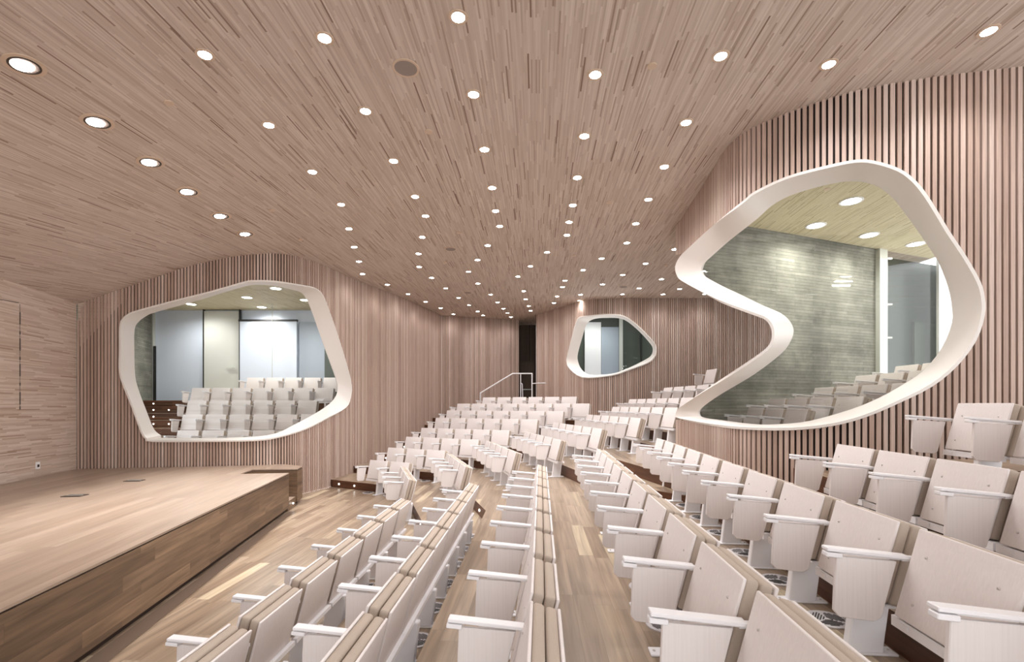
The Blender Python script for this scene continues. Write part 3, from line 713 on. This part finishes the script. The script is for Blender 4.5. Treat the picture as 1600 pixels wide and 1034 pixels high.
# partition: post, lit panel, door, white board, grey panels
struct(wallbox('wall_side_room_back', (X(234), YB+.12), (-3.2, YB+.12), 0, ZC, M_pblue, .05))
struct(wallbox('trim_3', (X(234), YB), (X(241), YB), 0, ZC, M_alu, .12))
struct(wallbox('trim_4', (X(243), YB-.1), (X(247), YB-.1), 0, CAM+(HY-541)/F*YB, M_blackline, .03))
d = struct(wallbox('door_3', (X(320), YB), (X(375), YB), 2.05, ZC-.05, M_pgrey, .08))
for a, b in ((318.6, 320), (375, 376.3)): wallbox('door_frame', (X(a), YB-.02), (X(b), YB-.02), 2.05, ZC, M_blackline, .1, d)
bm = bmesh.new(); box(bm, (X(363), YB-.1, CAM+(HY-574.5)/F*YB), (.3, .05, .03)); link('door_handle', bm, M_alu, d)
pn = wallbox('trim_5', (X(378), YB-.1), (X(466), YB-.1), 1.5, CAM+(HY-503)/F*YB, M_pblue, .06); struct(pn)
wallbox('panel_head', (X(376), YB-.1), (X(467), YB-.1), CAM+(HY-503)/F*YB, CAM+(HY-500)/F*YB, M_blackline, .08, pn)
struct(wallbox('trim_6', (X(467), YB+.02), (X(508), YB+.02), 1.5, CAM+(HY-503)/F*YB, M_pblue2, .06))
struct(wallbox('trim_7', (X(508), YB-.02), (X(530), YB-.02), 1.5, CAM+(HY-503)/F*YB, M_green, .06))
struct(wallbox('trim_8', (X(445), YB-.9), (X(445.5), YB-.9), 1.5, ZC, M_alu, .02))
# stepped seating of that room
E = [(.60, 10.85), (.96, 11.5), (1.32, 12.3), (1.69, 13.1), (2.05, 14.0)]
for i, (z, y) in enumerate(E):
    y1 = E[i+1][1] if i < 4 else YB
    bm = bmesh.new(); prism(bm, [(X(228, y+.3)-.5, y), (-4.9 if y < 12.3 else -4.4, y), (-4.9 if y < 12.3 else -4.4, y1), (X(228, y+.3)-.5, y1)], .2, z, 0, 1); struct(link('floor', bm, [M_floor, M_riser]))
    if i:
        bm = bmesh.new(); xa = X(228, y); prism(bm, [(xa-.6, y-.42), (X(292, y)+.05, y-.42), (X(292, y)+.05, y), (xa-.6, y)], .2, z-.18, 0, 1); struct(link('floor', bm, [M_floor, M_riser]))
    for j, (fx, zz, yy) in enumerate(((240, z-.09, y), (243, z-.27, y-.42), (270, z-.27, y-.42))):
        if i and zz > .9:
            bm = bmesh.new(); cyl(bm, (0, 0, 0), .018, .014, 12, Matrix.Rotation(math.pi/2, 4, 'X')); o = link('step_light', bm, M_step); o.location = (X(fx-3*j, yy), yy-.004, zz)
            tag(o, 'round step light in the side room stairs, %s in the %s pair of risers' % (ORD[j+1], ORD[i]), 'step light', 'step lights on the side room stairs')
R1 = [(278, 669.7, 11.35, 5, .60), (286, 644.6, 12.1, 6, .96), (294, 623.2, 12.95, 6, 1.32), (300.5, 603.6, 13.85, 7, 1.69), (386.7, 586.7, 15.0, 5, 2.05)]
for k, (px, py, d, n, z) in enumerate(R1):
    th = math.radians(180-1); R = Matrix.Rotation(th, 3, 'Z'); q = at_d(px, py, d); o = q-R @ FT; a = Vector((math.cos(th), math.sin(th)))
    for i in range(n):
        p = Vector((o.x, o.y))-a*.6*i
        place_seat(p.x, p.y, z, th, '%s folded seat from the left, %s row up behind the large stage-side window' % (ORD[i+1], ORD[k+1]), 'folded seats in the room behind the stage-side window')
rl0 = empty('room_downlight', (0, 0, 0)); link('trim_ring', ringm(.14, .17, .01), M_white, rl0); link('lamp_disc', disc(.13, -.008), M_lamp2, rl0)
for i, (x, y) in enumerate([(431, 450.4), (386, 464.5), (409, 479.6), (298.7, 475), (476.8, 468.6)]):
    y_ = min(y, 481); dd = HC*F/(HY-y_); r = dup(rl0); r.location = at_d(x, y_, dd)
    tag(r, 'round white downlight behind the stage-side window, %s from the left' % ORD[1+[298.7, 386, 409, 431, 476.8].index(x)], 'downlight', 'downlights behind the stage-side window')
    spotc(r.location+Vector((0, 0, -.05)), 'rm1', 135, 165, .13, (1, 1, .97))

# ------------------------------------------------------------ room behind the right-hand window
def concrete_cut(name, line_pts, poly, mat, grow=0, th=.1, zmax=ZC):
    bm = bmesh.new(); a, b = Vector(line_pts[0]), Vector(line_pts[1]); n = 220
    for k in range(n):
        p = a.lerp(b, (k+.5)/n); hw = (b-a)/n/2
        ys = crossings(poly, pxof(p.x, p.y))
        for i in range(0, len(ys)-1, 2):
            z0 = CAM+(HY-ys[i+1])/F*p.y; z1 = min(CAM+(HY-ys[i])/F*p.y, zmax)
            if z1 <= z0: continue
            for off in (0, th):
                q = [bm.verts.new((p.x+s*hw.x*1.01, p.y+s*hw.y*1.01+off, z)) for s, z in ((-1, z0), (1, z0), (1, z1), (-1, z1))]
                bm.faces.new(q)
    bmesh.ops.remove_doubles(bm, verts=bm.verts[:], dist=.0005)
    return struct(link(name, bm, mat))
mid2 = [((x0*.35+x1*.65), (y0*.35+y1*.65)) for (x0, y0), (x1, y1) in zip(a2, b2)]
concrete_cut('wall_right_room_back', ((3.35, 8.468), (7.9, 10.25)), mid2, M_conc)
# curved shell that joins the notch of the frame to the back wall of that room
bm = bmesh.new(); idx = list(range(27*3, len(b2)))+[0, 1, 2, 3]
va = [bm.verts.new(at_d(b2[i][0], b2[i][1], min(path_depth(PRx, b2[i][0])+.44, conc_line(b2[i][0])-.08))) for i in idx]
vb = [bm.verts.new(at_d(mid2[i][0], mid2[i][1], conc_line(mid2[i][0])+.02)) for i in idx]
for i in range(len(idx)-1): bm.faces.new((va[i], va[i+1], vb[i+1], vb[i]))
struct(link('wall_right_room_shell', bm, M_frame, smooth=True))
C2 = lambda px: conc_line(px)
def seg2(p0, p1, off=0):
    a = conc_line(p0)+off; b = conc_line(p1)+off; return ((p0-CX)/F*a, a), ((p1-CX)/F*b, b)
a, b = seg2(1371, 1383, -.06); struct(wallbox('trim_9', a, b, 1.2, ZC, M_alu, .1))
a, b = seg2(1379, 1478, .5); struct(wallbox('wall_right_room_far', a, b, 1.2, ZC, M_greendk, .05))
a, b = seg2(1427, 1466, .42); struct(wallbox('trim_10', a, b, 1.2, CAM+1.9, M_green, .05))
a, b = seg2(1465, 1530, -.08); struct(wallbox('trim_11', a, b, 1.2, ZC, M_pgrey, .05))
a, b = seg2(1384, 1465, .0)
pn = struct(wallbox('glass_partition', a, b, 1.2, ZC, M_glass, .02)); pn.name = 'window_4'
for y in (404, 475.5, 527.5):
    q = at_d(1386, y, conc_line(1386)-.1); bm = bmesh.new(); box(bm, q, (.2, .04, .035)); link('clamp', bm, M_alu, pn)
R2 = [(1170, 1.15, 3, 8.05), (1203, 1.31, 4, 8.2), (1274, 1.5, 4, 8.45), (1338, 1.72, 3, 8.6), (1400, 1.9, 3, 8.7)]
for k, (px, z, n, d) in enumerate(R2):
    th = math.radians(88); R = Matrix.Rotation(th, 3, 'Z'); q = at_d(px, HY, d); o = q-R @ FT; a = Vector((math.cos(th), math.sin(th)))
    for i in range(n):
        p = Vector((o.x, o.y))-a*.6*i
        place_seat(p.x, p.y, z, th, '%s folded seat from the far end, %s row behind the pinched right window' % (ORD[i+1], ORD[k+1]), 'folded seats behind the right window')
    x0 = o.x-.35; x1 = ((R2[k+1][0]-CX)/F*R2[k+1][3]-.3) if k < 4 else o.x+2.2
    bm = bmesh.new(); prism(bm, [(x0, 6.3 if k > 1 else 6.9), (x1+.05, 6.3 if k > 1 else 6.9), (x1+.05, 8.45+.3*k*.9), (x0, 8.3+.3*k*.9)], .3, z, 0, 1); struct(link('floor', bm, [M_floor, M_riser]))
for i, (x, y) in enumerate([(1330, 314), (1275, 352), (1358, 367), (1431, 381)]):
    dd = (HC-.015)*F/(HY-y); r = dup(rl0); r.location = at_d(x, y, dd); tag(r, 'large round downlight behind the right window, %s' % ['nearest and highest', 'farthest left', 'second from the right', 'farthest right'][i], 'downlight', 'downlights behind the right window')
    spotc(r.location+Vector((0, 0, -.05)), 'rm2', 95, 165, .13, (1, 1, .93))
bm = bmesh.new(); prism(bm, [(3.2, 8.42), (3.0, 7), (3.0, 6.1), (3.6, 5.4), (5, 5.0), (9.4, 4.75), (9.4, 10.8), (4.3, 8.84)], ZC-.012, ZC-.004, 0, 0); struct(link('ceiling', bm, M_ceil2))
bm = bmesh.new(); cyl(bm, (0, 0, -.012), .045, .012, 20); o = link('ceiling_sensor', bm, M_ring); o.location = at_d(1293, 294, HC*F/(HY-294)); tag(o, 'small round sensor cap on the ceiling behind the right window', 'sensor', 'small sensor caps in the ceiling')

# ------------------------------------------------------------ room behind the small far window
Y3 = 17.9
bx = lambda px: (px-CX)/F*Y3
struct(wallbox('wall_far_room_back', (bx(880), Y3+.1), (bx(1040), Y3+.1), 2.0, 6.4, M_green, .05))
struct(wallbox('wall_far_room_left', (1.75, 17.9), (1.5, 16.9), 2.0, 6.4, M_blackline, .05))
struct(wallbox('door_4', (bx(913.5), Y3), (bx(939), Y3), 2.0, 5.0, M_white, .05))
struct(wallbox('trim_12', (bx(939.5), Y3), (bx(966.5), Y3), 2.0, CAM+(HY-511)/F*Y3, M_pblue2, .04))
struct(wallbox('trim_13', (bx(966.5), Y3-.1), (bx(972), Y3-.1), 2.0, 5.6, M_alu, .05))
struct(wallbox('trim_14', (bx(1000), Y3-.02), (bx(1003), Y3-.02), 2.0, 5.6, M_greendk, .05))
bm = bmesh.new(); prism(bm, [(1.5, 16.8), (6.5, 15.1), (6.5, 18), (1.5, 18)], CAM+3.35, CAM+3.4, 0, 0); struct(link('ceiling', bm, M_pgrey))
spotc(Vector((3.0, 17.0, CAM+3.2)), 'rm3', 60, 165, .2, (.93, 1, .93))

# ------------------------------------------------------------ world, camera, view
w = bpy.data.worlds.new('World'); sc.world = w; w.use_nodes = True
w.node_tree.nodes['Background'].inputs['Color'].default_value = (.95, .975, 1, 1); w.node_tree.nodes['Background'].inputs['Strength'].default_value = 2.2
cam = bpy.data.cameras.new('camera'); co = bpy.data.objects.new('camera', cam); C.objects.link(co)
co.location = (0, 0, CAM); co.rotation_euler = (math.pi/2, 0, 0); cam.sensor_width = 36; cam.sensor_fit = 'HORIZONTAL'
cam.lens = F/1600*36; cam.shift_y = (HY-517)/1600; cam.clip_start = .05; cam.clip_end = 100
sc.camera = co
sc.view_settings.view_transform = 'Standard'; sc.view_settings.look = 'None'; sc.view_settings.gamma = 1; sc.view_settings.use_curve_mapping = False
sc.view_settings.exposure = 0.35
